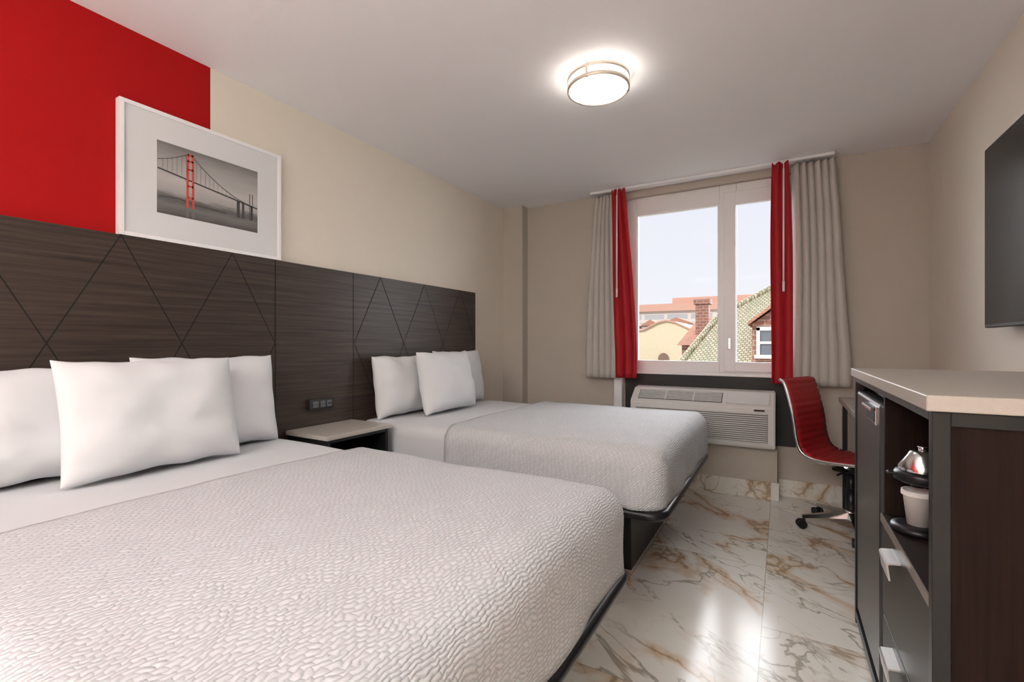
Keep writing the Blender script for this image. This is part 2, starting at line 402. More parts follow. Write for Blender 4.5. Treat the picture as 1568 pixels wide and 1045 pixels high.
g = mk('control_lid', bm, M_plastic, ac); g.location = (AX0 + .75, 4.005, .728); g.rotation_euler = (ang, 0, 0)
box('badge', AX1 - .14, AX1 - .07, 3.975, 3.986, .685, .697, M_dark, 0, ac)

# ---------------------------------------------------------------- headboard
hb = empty('headboard')
XF = -2.46
def panel(name, y0, y1, z0=.0, z1=1.668):
    return box(name, LX + .002, XF, y0, y1, z0, z1, M_wood, .0015, hb)
panel('panel_1', .19, 1.5985); panel('panel_2', 1.6015, 2.1485); panel('panel_3', 2.1515, 3.573); panel('panel_0', -.6, .187)
def groove(bm, y0, z0, y1, z1, wd=.0045):
    d = Vector((0, y1 - y0, z1 - z0)).normalized(); n = Vector((0, -d.z, d.y)) * wd / 2
    p = [Vector((XF + .0008, y0, z0)), Vector((XF + .0008, y1, z1))]
    vs = [bm.verts.new(q) for q in (p[0] - n, p[1] - n, p[1] + n, p[0] + n)]
    bm.faces.new(vs)
bm = bmesh.new()
P = .4697
for base in (.19, 2.1565):
    for k in range(3):
        b0 = base + k * P; top = b0 + P / 2; b1 = b0 + P
        groove(bm, b0, 1.2, top, 1.667); groove(bm, top, 1.667, b1, 1.2)
        groove(bm, b0, 1.2, top, .733); groove(bm, top, .733, b1, 1.2)
for y in (.1885, 1.6, 2.15): groove(bm, y, .12, y, 1.667, .004)
mk('groove_lines', bm, simple('groove_shadow', (.006, .005, .004), .9), hb)

# ---------------------------------------------------------------- beds
def nz(p, s, a, o=0): return a * noise.noise(Vector((p.x * s + o, p.y * s + o * 1.7, p.z * s)))
def make_bed(name, yc, seed):
    bed = empty(name)
    y0, y1 = yc - .70, yc + .70
    boxes('platform', [(-2.44, -.52, y0 + .03, y1 - .03, .385, .42)], M_blackmat, bed, .004)
    bm = bmesh.new(); R = .07; xf = -.470; ya, yb = y0 - .006, y1 + .006
    pts = [(-2.44, ya, .408)]
    for k in range(9):
        t = math.pi / 2 * k / 8; pts.append((xf - R + R * math.sin(t), ya + R - R * math.cos(t), .408))
    for k in range(9):
        t = math.pi / 2 * k / 8; pts.append((xf - R + R * math.cos(t), yb - R + R * math.sin(t), .408))
    pts.append((-2.44, yb, .408)); addtube(bm, pts, .023, 14)
    mk('rail', bm, M_black, bed)
    boxes('base', [(-2.42, -.69, yc - .42, yc + .42, .0, .385)], M_black, bed, .004)
    def f1(p):
        p = p.copy()
        if p.z > .60: p.z += nz(p, 3, .006, seed)
        return p
    rounded('mattress', -2.445, -.50, y0 + .02, y1 - .02, .425, .690, .05, .04, M_sheet, f1, bed)
    def f2(p):
        p = p.copy(); top = .705
        dep = max(0, min(1, (top - .03 - p.z) / .22))
        if p.z > .60:
            p.z += nz(p, 2.2, .010, seed) + nz(p, 6, .003, seed)
            cy = abs(p.y - yc) / .7; p.z += .012 * (1 - cy * cy)
        out = dep * (nz(p, 4.0, .018, seed + 3) + nz(p, 9, .005, seed + 9))
        if p.x > -.62: p.x += out + dep * .006 - .01 * dep * dep
        if p.y > y1 - .1: p.y += out * .7
        if p.y < y0 + .1: p.y -= out * .7
        for cyy, sg in ((y0, -1), (y1, 1)):
            d = math.hypot(p.x + .60, (p.y - cyy)); w_ = math.exp(-(d / .05) ** 2)
            p.y += sg * .022 * w_ * dep
        return p
    rounded('coverlet', -2.2, -.462, y0 - .008, y1 + .008, .432, .708, .085, .022, M_cover, f2, bed, cutx=-1.70, solid=.006)
    def f3(p):
        q = f2(p); q.z += .002; return q
    rounded('coverlet_hem', -2.2, -1.675, y0 - .010, y1 + .010, .432, .714, .085, .022, M_sheet, f3, bed, cutx=-1.715, solid=.007)
    return bed
b1 = make_bed('bed', .895, 1.0)
b2 = make_bed('bed', 2.865, 5.0)

def trim_hem(bed):
    for c in bed.children:
        if c.name.startswith('coverlet_hem'):
            bm = bmesh.new(); bm.from_mesh(c.data)
            dele = [f for f in bm.faces if f.calc_center_median().x > -1.69]
            bmesh.ops.delete(bm, geom=dele, context='FACES'); bm.to_mesh(c.data); bm.free()
trim_hem(b1); trim_hem(b2)

def pillow(yc, xc, zc, W, Hh, T, tilt, yaw, seed, roll=0):
    bm = bmesh.new(); n = 36
    def pt(i, j, sgn):
        u = -1 + 2 * i / n; v = -1 + 2 * j / n
        u = math.sin(u * math.pi / 2) * .35 + u * .65; v = math.sin(v * math.pi / 2) * .35 + v * .65
        ew = 1 - .05 * (1 - v * v) ; eh = 1 - .055 * (1 - u * u)
        y = W / 2 * u * ew; z = Hh / 2 * v * eh
        t = T / 2 * (max(0, (1 - u ** 4)) ** .55) * (max(0, (1 - v ** 4)) ** .6)
        t *= 1 - .10 * v
        p = Vector((u * 2 + seed, v * 2, seed))
        t += .011 * noise.noise(p * 1.2) * (1 - u ** 6) * (1 - v ** 6)
        e = max(abs(u), abs(v))
        cr = .007 * math.sin(9 * math.atan2(v, u) + seed * 3) * max(0, e - .5) * (1 - e ** 8) * 2
        t += cr
        return Vector((sgn * t, y, z + .008 * noise.noise(Vector((u * 3 + seed, 0, 4)))))
    G = {}
    for sg in (1, -1):
        for i in range(n + 1):
            for j in range(n + 1):
                edge = i in (0, n) or j in (0, n)
                if edge and sg == -1: G[(sg, i, j)] = G[(1, i, j)]; continue
                p = pt(i, j, sg)
                if edge: p.x = 0
                G[(sg, i, j)] = bm.verts.new(p)
        for i in range(n):
            for j in range(n):
                q = [G[(sg, i, j)], G[(sg, i + 1, j)], G[(sg, i + 1, j + 1)], G[(sg, i, j + 1)]]
                bm.faces.new(q if sg == 1 else q[::-1])
    ob = mk('pillow', bm, M_pillow, None, True)
    ob.matrix_world = Matrix.Translation((xc, yc, zc)) @ Matrix.Rotation(yaw, 4, 'Z') @ Matrix.Rotation(-tilt, 4, 'Y') @ Matrix.Rotation(roll, 4, 'X')
    sb = ob.modifiers.new('sub', 'SUBSURF'); sb.levels = 1; sb.render_levels = 1
    return ob
for yc, s in ((.895, 0), (2.865, 7)):
    pillow(yc - .315, -2.352, .905, .64, .43, .17, .14, 0, 1.3 + s)
    pillow(yc + .315, -2.352, .918, .64, .455, .17, .14, 0, 2.9 + s)
    pillow(yc + (.02 if s == 0 else -.06), -2.185, .918, .63, .455, .18, .20, .03, 4.7 + s)

# ---------------------------------------------------------------- nightstand
ns = empty('nightstand')
box('top', XF + .003, -2.10, 1.66, 2.135, .675, .70, M_stone, .003, ns)
boxes('body', [(XF + .004, -2.115, 1.675, 1.695, .10, .674), (XF + .004, -2.115, 2.10, 2.12, .10, .674), (XF + .004, XF + .02, 1.695, 2.10, .10, .674),
               (XF + .02, -2.115, 1.695, 2.10, .10, .12), (XF + .02, -2.115, 1.695, 2.10, .42, .44), (XF + .02, -2.115, 1.695, 2.10, .655, .674),
               (-2.13, -2.115, 1.70, 2.095, .13, .41)], M_black, ns, .002)
boxes('legs', [(-2.15, -2.12, 1.68, 1.71, 0, .10), (-2.15, -2.12, 2.09, 2.12, 0, .10), (-2.44, -2.41, 1.68, 1.71, 0, .10), (-2.44, -2.41, 2.09, 2.12, 0, .10)], M_black, ns)

po = empty('power_outlet')
box('housing', XF + .0005, XF + .035, 1.797, 1.965, .80, .862, M_blackmat, .006, po)
boxes('sockets', [(XF + .034, XF + .038, 1.815, 1.855, .812, .85), (XF + .034, XF + .038, 1.87, 1.905, .812, .85), (XF + .034, XF + .038, 1.915, 1.95, .812, .85)], simple('socket_grey', (.10, .11, .12), .4), po, .002)
boxes('slots', [(XF + .0375, XF + .0388, y, y + .004, z, z + .010) for y in (1.825, 1.84, 1.88, 1.892) for z in (.826,)] + [(XF + .0375, XF + .0388, 1.922, 1.943, .826, .836)], M_blackmat, po)

# ---------------------------------------------------------------- framed picture
fp = empty('framed_picture')
FX0, FX1 = LX + .003, -2.462
fy0, fy1, fz0, fz1 = .89, 1.638, 1.670, 2.264
boxes('frame', [(FX0, FX1, fy0, fy0 + .018, fz0, fz1), (FX0, FX1, fy1 - .018, fy1, fz0, fz1), (FX0, FX1, fy0 + .018, fy1 - .018, fz0, fz0 + .018), (FX0, FX1, fy0 + .018, fy1 - .018, fz1 - .018, fz1)], M_white, fp, .001)
box('mat_board', FX0, FX1 - .008, fy0 + .018, fy1 - .018, fz0 + .018, fz1 - .018, simple('mat_board_white', (.68, .69, .71), .8, var=.01), 0, fp)
m, nt, b = new_mat('bridge_photo_print')
g = N(nt, 'ShaderNodeNewGeometry'); sp = N(nt, 'ShaderNodeSeparateXYZ'); nt.links.new(g.outputs['Position'], sp.inputs[0])
mr = N(nt, 'ShaderNodeMapRange'); mr.inputs[1].default_value = 1.80; mr.inputs[2].default_value = 2.132; nt.links.new(sp.outputs[2], mr.inputs[0])
cr = N(nt, 'ShaderNodeValToRGB'); e = cr.color_ramp.elements
e[0].position = 0; e[0].color = (.07, .065, .065, 1); e[1].position = 1; e[1].color = (.16, .155, .15, 1)
for pos, cc in ((.14, .16), (.20, .10), (.25, .11), (.31, .34), (.5, .45), (.8, .32)):
    q = e.new(pos); q.color = (cc, cc * .97, cc * .95, 1)
wz = N(nt, 'ShaderNodeTexNoise'); wz.inputs['Scale'].default_value = 9
mpp = N(nt, 'ShaderNodeMapping'); mpp.inputs['Scale'].default_value = (1, 1, 5); nt.links.new(g.outputs['Position'], mpp.inputs[0]); nt.links.new(mpp.outputs[0], wz.inputs['Vector'])
ad = math_n(nt, 'ADD', mr.outputs[0], math_n(nt, 'MULTIPLY', math_n(nt, 'SUBTRACT', wz.outputs[0], .5), .12))
nt.links.new(ad, cr.inputs[0]); nt.links.new(cr.outputs[0], b.inputs['Base Color']); b.inputs['Roughness'].default_value = .5
PX = FX1 - .0075
box('print', PX - .004, PX, 1.032, 1.504, 1.80, 2.132, m, 0, fp)
def strip(bm, pts, wd, off=.0006):
    for (a, b_) in zip(pts[:-1], pts[1:]):
        d = Vector((0, b_[0] - a[0], b_[1] - a[1])).normalized(); n_ = Vector((0, -d.z, d.y)) * wd / 2
        A = Vector((PX + off, a[0], a[1])); B = Vector((PX + off, b_[0], b_[1]))
        bm.faces.new([bm.verts.new(q) for q in (A - n_, B - n_, B + n_, A + n_)])
M_ink = simple('print_dark_ink', (.05, .05, .05), .6); M_inkred = simple('print_red_ink', (.56, .07, .045), .6); M_inkg = simple('print_grey_ink', (.15, .145, .14), .6)
bm = bmesh.new()
deck = lambda y: 2.005 - (y - 1.032) * .16
strip(bm, [(1.034, deck(1.034)), (1.502, deck(1.502))], .007)
strip(bm, [(1.178 + (1.46 - 1.178) * t / 16, deck(1.178 + (1.46 - 1.178) * t / 16) + .12 * (1 - t / 16) ** 1.9 + .002) for t in range(17)], .0035)
strip(bm, [(1.034, 2.045), (1.09, 2.065), (1.165, 2.108)], .0028)
for t in range(1, 14):
    y = 1.178 + .02 * t; strip(bm, [(y, deck(y)), (y, deck(y) + .12 * max(0, (1 - (y - 1.178) / .282)) ** 1.9)], .0010)
for t in range(1, 7):
    y = 1.034 + .02 * t; strip(bm, [(y, deck(y)), (y, 2.045 + (y - 1.034) * .45)], .0010)
for y, wd in ((1.40, .016), (1.425, .012), (1.47, .010)): strip(bm, [(y, deck(y)), (y, 1.86)], wd)
strip(bm, [(1.46, 2.0), (1.46, 1.86)], .004); strip(bm, [(1.475, 2.0), (1.475, 1.86)], .004)
strip(bm, [(1.04, 1.876), (1.12, 1.885), (1.2, 1.872), (1.34, 1.868)], .006)
mk('bridge_deck', bm, M_ink, fp)
bm = bmesh.new()
strip(bm, [(1.158, 1.85), (1.160, 2.112)], .010, .0009); strip(bm, [(1.184, 1.85), (1.181, 2.110)], .010, .0009)
for z in (2.105, 2.075, 2.035, 1.955, 1.90): strip(bm, [(1.158, z), (1.184, z)], .009, .0009)
mk('bridge_tower', bm, M_inkred, fp)
bm = bmesh.new()
for y in (1.158, 1.184): strip(bm, [(y, 1.805), (y, 1.85)], .008, .0007)
strip(bm, [(1.28, 1.838), (1.34, 1.838)], .006, .0007)
mk('bridge_reflection', bm, M_inkg, fp)

# ---------------------------------------------------------------- ceiling lights
def ceil_light(cx, cy):
    cl = empty('ceiling_light', (cx, cy, H))
    bm = bmesh.new()
    addlathe(bm, [(0, -.001), (.135, -.001), (.135, -.012), (.0, -.012)])
    mk('backplate', bm, M_white, cl)
    bm = bmesh.new()
    addlathe(bm, [(.0, -.012), (.138, -.012), (.143, -.03), (.143, -.062), (.135, -.082), (.10, -.094), (.05, -.098), (0, -.099)])
    mk('glass_shade', bm, M_glasslamp, cl)
    bm = bmesh.new()
    for z in (-.012, -.060):
        addlathe(bm, [(.150, z), (.160, z), (.160, z - .018), (.150, z - .018), (.150, z)])
    for k in range(3):
        a = 2 * math.pi * k / 3 + .5; x, y = .154 * math.cos(a), .154 * math.sin(a); addcyl(bm, (x, y, -.078), (x, y, -.0005), .004, n=10)
        addbox(bm, x - .006, x + .006, y - .006, y + .006, -.078, -.02, .001)
    mk('metal_rings', bm, M_nickel, cl)
    return cl
ceil_light(-.83, 2.33)
lp = empty('unseen_fill_panel')  # added fill light panel, out of view behind the camera
box('housing', -1.75, .15, -2.45, -1.75, H - .03, H - .0005, M_white, .002, lp)
box('diffuser', -1.73, .13, -2.43, -1.77, H - .033, H - .029, M_fillpanel, 0, lp)
# added uplight shaped as a torchiere, unseen behind the camera, brightens the ceiling
tl = empty('unseen_fill_uplight', (-.75, -1.15, 0))
bm = bmesh.new(); addlathe(bm, [(0, 0), (.14, 0), (.14, .015), (.02, .03), (.012, .05), (.012, 1.55), (.03, 1.57), (.17, 1.68), (.18, 1.70), (.172, 1.70), (.03, 1.585), (0, 1.583)])
mk('stand_and_bowl', bm, M_nickel, tl)
bm = bmesh.new(); addlathe(bm, [(0, 1.665), (.13, 1.665), (.13, 1.67), (0, 1.672)]); mk('fill_disc', bm, M_filldisc, tl)

# ---------------------------------------------------------------- TV
tv = empty('television')
box('body', .80, .835, 1.49, 2.93, 1.27, 2.082, M_blackmat, .004, tv)
box('screen', .7985, .801, 1.498, 2.922, 1.285, 2.074, M_tv, 0, tv)
box('bracket', .834, RX - .0005, 2.0, 2.42, 1.5, 1.85, M_black, .003, tv)

# ---------------------------------------------------------------- cabinet
cb = empty('refreshment_cabinet')
CX0, CX1, CY0, CY1, CT = .272, .862, 1.29, 2.50, 1.092
box('top', .260, CX1 + .005, 1.277, 2.512, CT - .034, CT, M_stone, .003, cb)
zt = CT - .035
YD = 1.89
fr = []
for y in (CY0, CY1 - .028): 
    for x in (CX0, CX1 - .03): fr.append((x, x + .03, y, y + .028, 0, zt))
for y in (CY0, CY1 - .028): fr += [(CX0 + .03, CX1 - .03, y, y + .028, zt - .03, zt), (CX0 + .03, CX1 - .03, y, y + .028, .02, .05)]
fr += [(CX0, CX0 + .028, CY0 + .028, CY1 - .028, zt - .022, zt), (CX0, CX0 + .028, CY0 + .028, CY1 - .028, .02, .05)]
boxes('metal_frame', fr, M_black, cb, .0015)
boxes('wood_panels', [(CX0 + .03, CX1 - .03, CY0 + .008, CY0 + .026, .05, zt - .03), (CX0 + .03, CX1 - .03, CY1 - .026, CY1 - .008, .05, zt - .03),
                      (CX1 - .02, CX1 - .004, CY0 + .028, CY1 - .028, .05, zt - .03), (CX0 + .012, CX1 - .02, YD, YD + .022, .05, zt - .022)], M_woodv, cb, .001)
boxes('shelf', [(CX0 + .004, CX1 - .02, CY0 + .028, YD, .632, .655)], M_woodv, cb, .001)
box('shelf_edge', CX0 + .0, CX0 + .004, CY0 + .028, YD, .632, .655, simple('shelf_edge_light', (.20, .17, .15), .3), 0, cb)
boxes('drawers', [(CX0 + .006, CX0 + .024, CY0 + .032, YD - .004, .345, .626), (CX0 + .006, CX0 + .024, CY0 + .032, YD - .004, .058, .337)], M_drawer, cb, .002)
box('drawer_box', CX0 + .03, CX1 - .03, CY0 + .04, YD - .01, .06, .62, M_blackmat, 0, cb)
M_pull = simple('drawer_pull_metal', (.62, .62, .61), .35, .6)
for z in (.60, .31):
    bm = bmesh.new()
    prof = [(CX0 + .006, z), (CX0 - .022, z - .004), (CX0 - .026, z - .010), (CX0 - .020, z - .052), (CX0 - .016, z - .052), (CX0 - .021, z - .011), (CX0 - .018, z - .008), (CX0 + .006, z - .005)]
    A = [bm.verts.new((x, 1.625, q)) for x, q in prof]; B = [bm.verts.new((x, 1.735, q)) for x, q in prof]
    bm.faces.new(A); bm.faces.new(B[::-1])
    for i in range(8): bm.faces.new((A[i], B[i], B[(i + 1) % 8], A[(i + 1) % 8]))
    bmesh.ops.recalc_face_normals(bm, faces=bm.faces[:]); mk('drawer_pull', bm, M_pull, cb)
fg = empty('mini_fridge')
box('fridge_body', CX0 + .06, CX1 - .03, YD + .035, CY1 - .04, .06, 1.0, M_blackmat, .004, fg)
box('fridge_door', CX0 + .004, CX0 + .056, YD + .035, CY1 - .04, .07, 1.0, M_fridge, .012, fg)
bm = bmesh.new(); addbox(bm, CX0 - .004, CX0 + .006, 1.955, 2.13, .925, .985, .003); addbox(bm, CX0 - .02, CX0 - .002, 1.955, 2.13, .972, .985, .003)
addbox(bm, CX0 - .006, CX0 - .0035, 1.965, 2.12, .935, .968, 0, 1)
mk('fridge_handle', bm, [M_chrome, M_black], fg)

# coffee maker + cup (stand near the front edge of the shelf)
cm = empty('coffee_maker', (.385, 1.755, .6555))
bm = bmesh.new()
addlathe(bm, [(0, 0), (.062, 0), (.066, .006), (.062, .018), (.045, .020), (.0, .018)], (-.045, 0, 0))
addbox(bm, .015, .09, -.05, .05, 0, .20, .012)
addlathe(bm, [(0, .142), (.052, .142), (.066, .150), (.068, .166), (.062, .176), (0, .178)], (-.035, 0, 0))
addbox(bm, -.02, .09, -.05, .05, .145, .20, .012)
addcyl(bm, (-.045, 0, .13), (-.045, 0, .15), .018, .03)
addbox(bm, -.118, -.09, -.012, .012, .158, .168, .004)
mk('body', bm, M_black, cm)
bm = bmesh.new(); addlathe(bm, [(.056, .178), (.056, .188), (.034, .222), (.030, .232), (.012, .236), (.0, .236)], (-.035, 0, 0)); addcyl(bm, (-.035, 0, .236), (-.035, 0, .248), .010, .012)
mk('chrome_lid', bm, M_chrome, cm)
bm = bmesh.new()
addlathe(bm, [(0, 0), (.026, 0), (.036, .092), (.039, .094), (.039, .099), (.034, .098), (.024, .006), (0, .005)], (.340, 1.755, .676), 40)
addlathe(bm, [(.0395, .085), (.0395, .094), (.0385, .094)], (.340, 1.755, .676), 40)
mk('paper_cup', bm, simple('paper_cup', (.80, .78, .75), .6))

# ---------------------------------------------------------------- desk
dk = empty('desk')
box('top', .345, RX - .014, 2.70, 4.03, .785, .82, M_stone, .003, dk)
lg = []
for y in (2.72, 3.985):
    for x in (.365, .82): lg.append((x, x + .028, y, y + .028, 0, .784))
lg += [(.393, .82, 2.72, 2.748, .75, .784), (.393, .82, 3.985, 4.013, .75, .784), (.83, .848, 2.748, 3.985, .70, .784), (.393, .82, 3.985, 4.013, .06, .088)]
boxes('legs', lg, M_black, dk, .0015)

# ---------------------------------------------------------------- office chair
oc = empty('office_chair', (.38, 3.66, 0), math.radians(-26))
def catmull(P, n):
    out = []
    for i in range(len(P) - 1):
        p0 = P[max(i - 1, 0)]; p1 = P[i]; p2 = P[i + 1]; p3 = P[min(i + 2, len(P) - 1)]
        for k in range(n):
            t = k / n
            out.append(tuple(.5 * ((2 * p1[j]) + (-p0[j] + p2[j]) * t + (2 * p0[j] - 5 * p1[j] + 4 * p2[j] - p3[j]) * t * t + (-p0[j] + 3 * p1[j] - 3 * p2[j] + p3[j]) * t ** 3) for j in range(2)))
    out.append(P[-1]); return out
prof = catmull([(.255, .435), (.23, .465), (.12, .468), (-.02, .458), (-.14, .462), (-.205, .50), (-.232, .58), (-.245, .68), (-.268, .80), (-.305, .93), (-.335, .955)], 12)
L = [0]
for a, b_ in zip(prof[:-1], prof[1:]): L.append(L[-1] + math.hypot(b_[0] - a[0], b_[1] - a[1]))
bm = bmesh.new(); Wc = .205; rows_t, rows_b = [], []
ny = 8
for i, p in enumerate(prof):
    a = prof[max(i - 1, 0)]; c = prof[min(i + 1, len(prof) - 1)]
    d = Vector((c[0] - a[0], 0, c[1] - a[1])).normalized()
    nrm = Vector((abs(d.z), 0, abs(d.x)))
    rib = abs(math.sin(math.pi * L[i] / .042)) ** .5 * .009
    rows_t.append([bm.verts.new(Vector((p[0], -Wc + 2 * Wc * j / ny, p[1])) + nrm * (.004 + rib)) for j in range(ny + 1)])
    rows_b.append([bm.verts.new(Vector((p[0], -Wc + 2 * Wc * j / ny, p[1])) - nrm * (.004 + rib)) for j in range(ny + 1)])
for i in range(len(prof) - 1):
    for j in range(ny):
        bm.faces.new((rows_t[i][j], rows_t[i][j + 1], rows_t[i + 1][j + 1], rows_t[i + 1][j]))
        bm.faces.new((rows_b[i][j], rows_b[i + 1][j], rows_b[i + 1][j + 1], rows_b[i][j + 1]))
    for j in (0, ny): bm.faces.new((rows_t[i][j], rows_t[i + 1][j], rows_b[i + 1][j], rows_b[i][j]))
for i in (0, len(prof) - 1):
    for j in range(ny): bm.faces.new((rows_t[i][j], rows_t[i][j + 1], rows_b[i][j + 1], rows_b[i][j]))
bmesh.ops.recalc_face_normals(bm, faces=bm.faces[:])
mk('ribbed_sling', bm, M_redleather, oc, True)
bm = bmesh.new()
for s in (-1, 1): addtube(bm, [(x, s * (Wc + .008), z) for x, z in prof[::3] + [prof[-1]]], .0105, 10)
addtube(bm, [(-.338, -Wc - .01, .955), (-.338, Wc + .01, .955)], .008)
addtube(bm, [(.05, -Wc - .008, .455), (.03, -.12, .425), (.02, 0, .415), (.03, .12, .425), (.05, Wc + .008, .455)], .012)
addtube(bm, [(-.10, -Wc - .008, .452), (-.06, -.12, .425), (-.04, 0, .415), (-.06, .12, .425), (-.10, Wc + .008, .452)], .012)
addtube(bm, [(-.245, -Wc - .008, .70), (-.275, 0, .70), (-.245, Wc + .008, .70)], .008)
mk('side_frame', bm, M_chrome, oc)
bm = bmesh.new(); addbox(bm, -.09, .09, -.06, .06, .375, .425, .012); addcyl(bm, (0, 0, .20), (0, 0, .38), .024); addcyl(bm, (0, 0, .09), (0, 0, .27), .030)
addtube(bm, [(.0, -.05, .395), (.0, -.20, .390)], .006)
mk('gas_lift', bm, M_black, oc)
bm = bmesh.new(); addcyl(bm, (0, 0, .075), (0, 0, .135), .036, .032)
wb = bmesh.new()
for k in range(5):
    a = 2 * math.pi * k / 5 + math.radians(224)
    c, s = math.cos(a), math.sin(a)
    n_ = Vector((-s, c, 0)); o = Vector((c, s, 0))
    st = [(.02, .026, .125, .085), (.16, .019, .105, .078), (.285, .013, .085, .066)]
    rr = []
    for r, hw, zt_, zb_ in st:
        rr.append([bm.verts.new(o * r + n_ * hw + Vector((0, 0, zb_))), bm.verts.new(o * r - n_ * hw + Vector((0, 0, zb_))),
                   bm.verts.new(o * r - n_ * hw * .7 + Vector((0, 0, zt_))), bm.verts.new(o * r + n_ * hw * .7 + Vector((0, 0, zt_)))])
    for A, B in zip(rr[:-1], rr[1:]):
        for i in range(4): bm.faces.new((A[i], A[(i + 1) % 4], B[(i + 1) % 4], B[i]))
    bm.faces.new(rr[0]); bm.faces.new(rr[-1][::-1])
    cc = o * .275
    addcyl(wb, cc + Vector((0, 0, .045)), cc + Vector((0, 0, .08)), .008, n=10)
    for q in (-1, 1):
        addcyl(wb, cc + n_ * q * .008 + Vector((0, 0, .0275)) + o * .012, cc + n_ * q * .026 + Vector((0, 0, .0275)) + o * .012, .027, n=24)
    addbox(wb, cc.x - .010, cc.x + .010, cc.y - .010, cc.y + .010, .030, .058, .002)
bmesh.ops.recalc_face_normals(bm, faces=bm.faces[:])
mk('star_base', bm, M_chrome, oc); mk('casters', wb, M_black, oc)

# ---------------------------------------------------------------- outside
box('street_ground', -60, 40, 5.5, 120, -8.1, -8, M_ground)
fb = empty('distant_office_building')
box('facade', -34, -1.2, 60, 70, -8, 5.2, M_farbld, 0, fb)
boxes('fascia', [(-34.2, -1.0, 59.6, 70, 5.2, 6.1), (-34, -1.2, 59.8, 60.1, 2.9, 3.4), (-12, -3, 61, 68, 6.1, 6.9)], M_terra, fb)
hb2 = empty('distant_hill_houses')
hw, hr, hwin = bmesh.new(), bmesh.new(), bmesh.new()
rnd = random.Random(11)
for rowy, base in ((46, 2.6), (36, 1.6)):
    x = -20.0
    while x < 6:
        wd_ = rnd.uniform(1.6, 3.0); top = base + rnd.uniform(-.4, .5); yy = rowy + rnd.uniform(-1, 1)
        addbox(hw, x, x + wd_, yy, yy + 3, -8, top)
        a = [hr.verts.new(v) for v in ((x - .1, yy - .2, top), (x + wd_ + .1, yy - .2, top), (x + wd_ / 2, yy - .2, top + .6), (x - .1, yy + 3, top), (x + wd_ + .1, yy + 3, top), (x + wd_ / 2, yy + 3, top + .6))]
        hr.faces.new((a[0], a[1], a[2])); hr.faces.new((a[0], a[2], a[5], a[3])); hr.faces.new((a[1], a[4], a[5], a[2]))
        for q in (.25, .65):
            addbox(hwin, x + wd_ * q, x + wd_ * q + .28, yy - .03, yy, top - .75, top - .3)
        x += wd_ + rnd.uniform(.1, .6)
mk('house_walls', hw, simple('far_stucco', (.60, .53, .45), .9, var=.35, nscale=.5), hb2)
mk('house_roofs', hr, M_orangeroof, hb2)
mk('house_windows', hwin, simple('far_window_dark', (.20, .22, .25), .4), hb2)
yb_ = empty('yellow_building')
bm = bmesh.new()
pr = [(-8.5, -8), (-3.1, -8), (-3.1, 1.72), (-3.3, 1.78), (-3.85, 2.05), (-4.18, 2.12), (-4.5, 2.05), (-5.1, 1.75), (-5.6, 1.70), (-8.5, 1.70)]
A = [bm.verts.new((x, 20, z)) for x, z in pr]; B = [bm.verts.new((x, 25, z)) for x, z in pr]
bm.faces.new(A); bm.faces.new(B[::-1])
for i in range(len(pr)): bm.faces.new((A[i], B[i], B[(i + 1) % len(pr)], A[(i + 1) % len(pr)]))
bmesh.ops.recalc_face_normals(bm, faces=bm.faces[:]); mk('gable_wall', bm, M_yellow, yb_)
bm = bmesh.new()
for a, c in zip(pr[2:-1], pr[3:]):
    vs = [bm.verts.new((a[0], 19.9, a[1])), bm.verts.new((c[0], 19.9, c[1])), bm.verts.new((c[0], 19.9, c[1] + .06)), bm.verts.new((a[0], 19.9, a[1] + .06))]
    ws = [bm.verts.new((v.co.x, 25.1, v.co.z)) for v in vs]
    bm.faces.new(vs)
    for i in range(4): bm.faces.new((vs[i], vs[(i + 1) % 4], ws[(i + 1) % 4], ws[i]))
mk('coping', bm, M_terra, yb_)
bm = bmesh.new()
pts = [(-4.5, -.3), (-4.06, -.3)] + [(-4.28 + .22 * math.cos(t), .55 + .25 * math.sin(t)) for t in [math.pi * k / 10 for k in range(11)]]
bm.faces.new([bm.verts.new((x, 19.97, z)) for x, z in pts]); mk('arched_window', bm, simple('dark_window', (.25, .16, .12), .3), yb_)

tr = empty('tiled_roof_house')
bm = bmesh.new()
poly = [(-2.66, 6.0, -1.13), (-1.145, 10.5, 1.75), (-.214, 11.31, 2.35), (2.58, 13.7, 4.15), (2.58, 6.0, -.50)]
bm.faces.new([bm.verts.new(p) for p in poly])
mk('roof_slope', bm, M_rooftile, tr)
bm = bmesh.new(); addtube(bm, [Vector(p) + Vector((0, 0, .02)) for p in poly[:4]], .06, 8); mk('ridge_tiles', bm, M_rooftile, tr)
box('dormer_wall', -.435, .30, 8.75, 10.4, .5, 1.52, M_brick, 0, tr)
bm = bmesh.new()
a = [bm.verts.new(v) for v in ((-.435, 8.75, 1.52), (.30, 8.75, 1.52), (-.07, 8.75, 1.80))]; bm.faces.new(a); mk('dormer_gable', bm, M_brick, tr)
bm = bmesh.new()
for (x0, z0, x1, z1) in ((-.50, 1.50, -.07, 1.84), (.36, 1.50, -.07, 1.84)):
    v_ = [bm.verts.new(p) for p in ((x0, 8.6, z0), (x1, 8.6, z1), (x1, 10.6, z1), (x0, 10.6, z0))]
    u_ = [bm.verts.new(p) for p in ((x0, 8.6, z0 + .05), (x1, 8.6, z1 + .05), (x1, 10.6, z1 + .05), (x0, 10.6, z0 + .05))]
    bm.faces.new(v_); bm.faces.new(u_); bm.faces.new((v_[0], v_[1], u_[1], u_[0])); bm.faces.new((v_[0], v_[3], u_[3], u_[0]))
mk('dormer_roof', bm, M_orangeroof, tr)
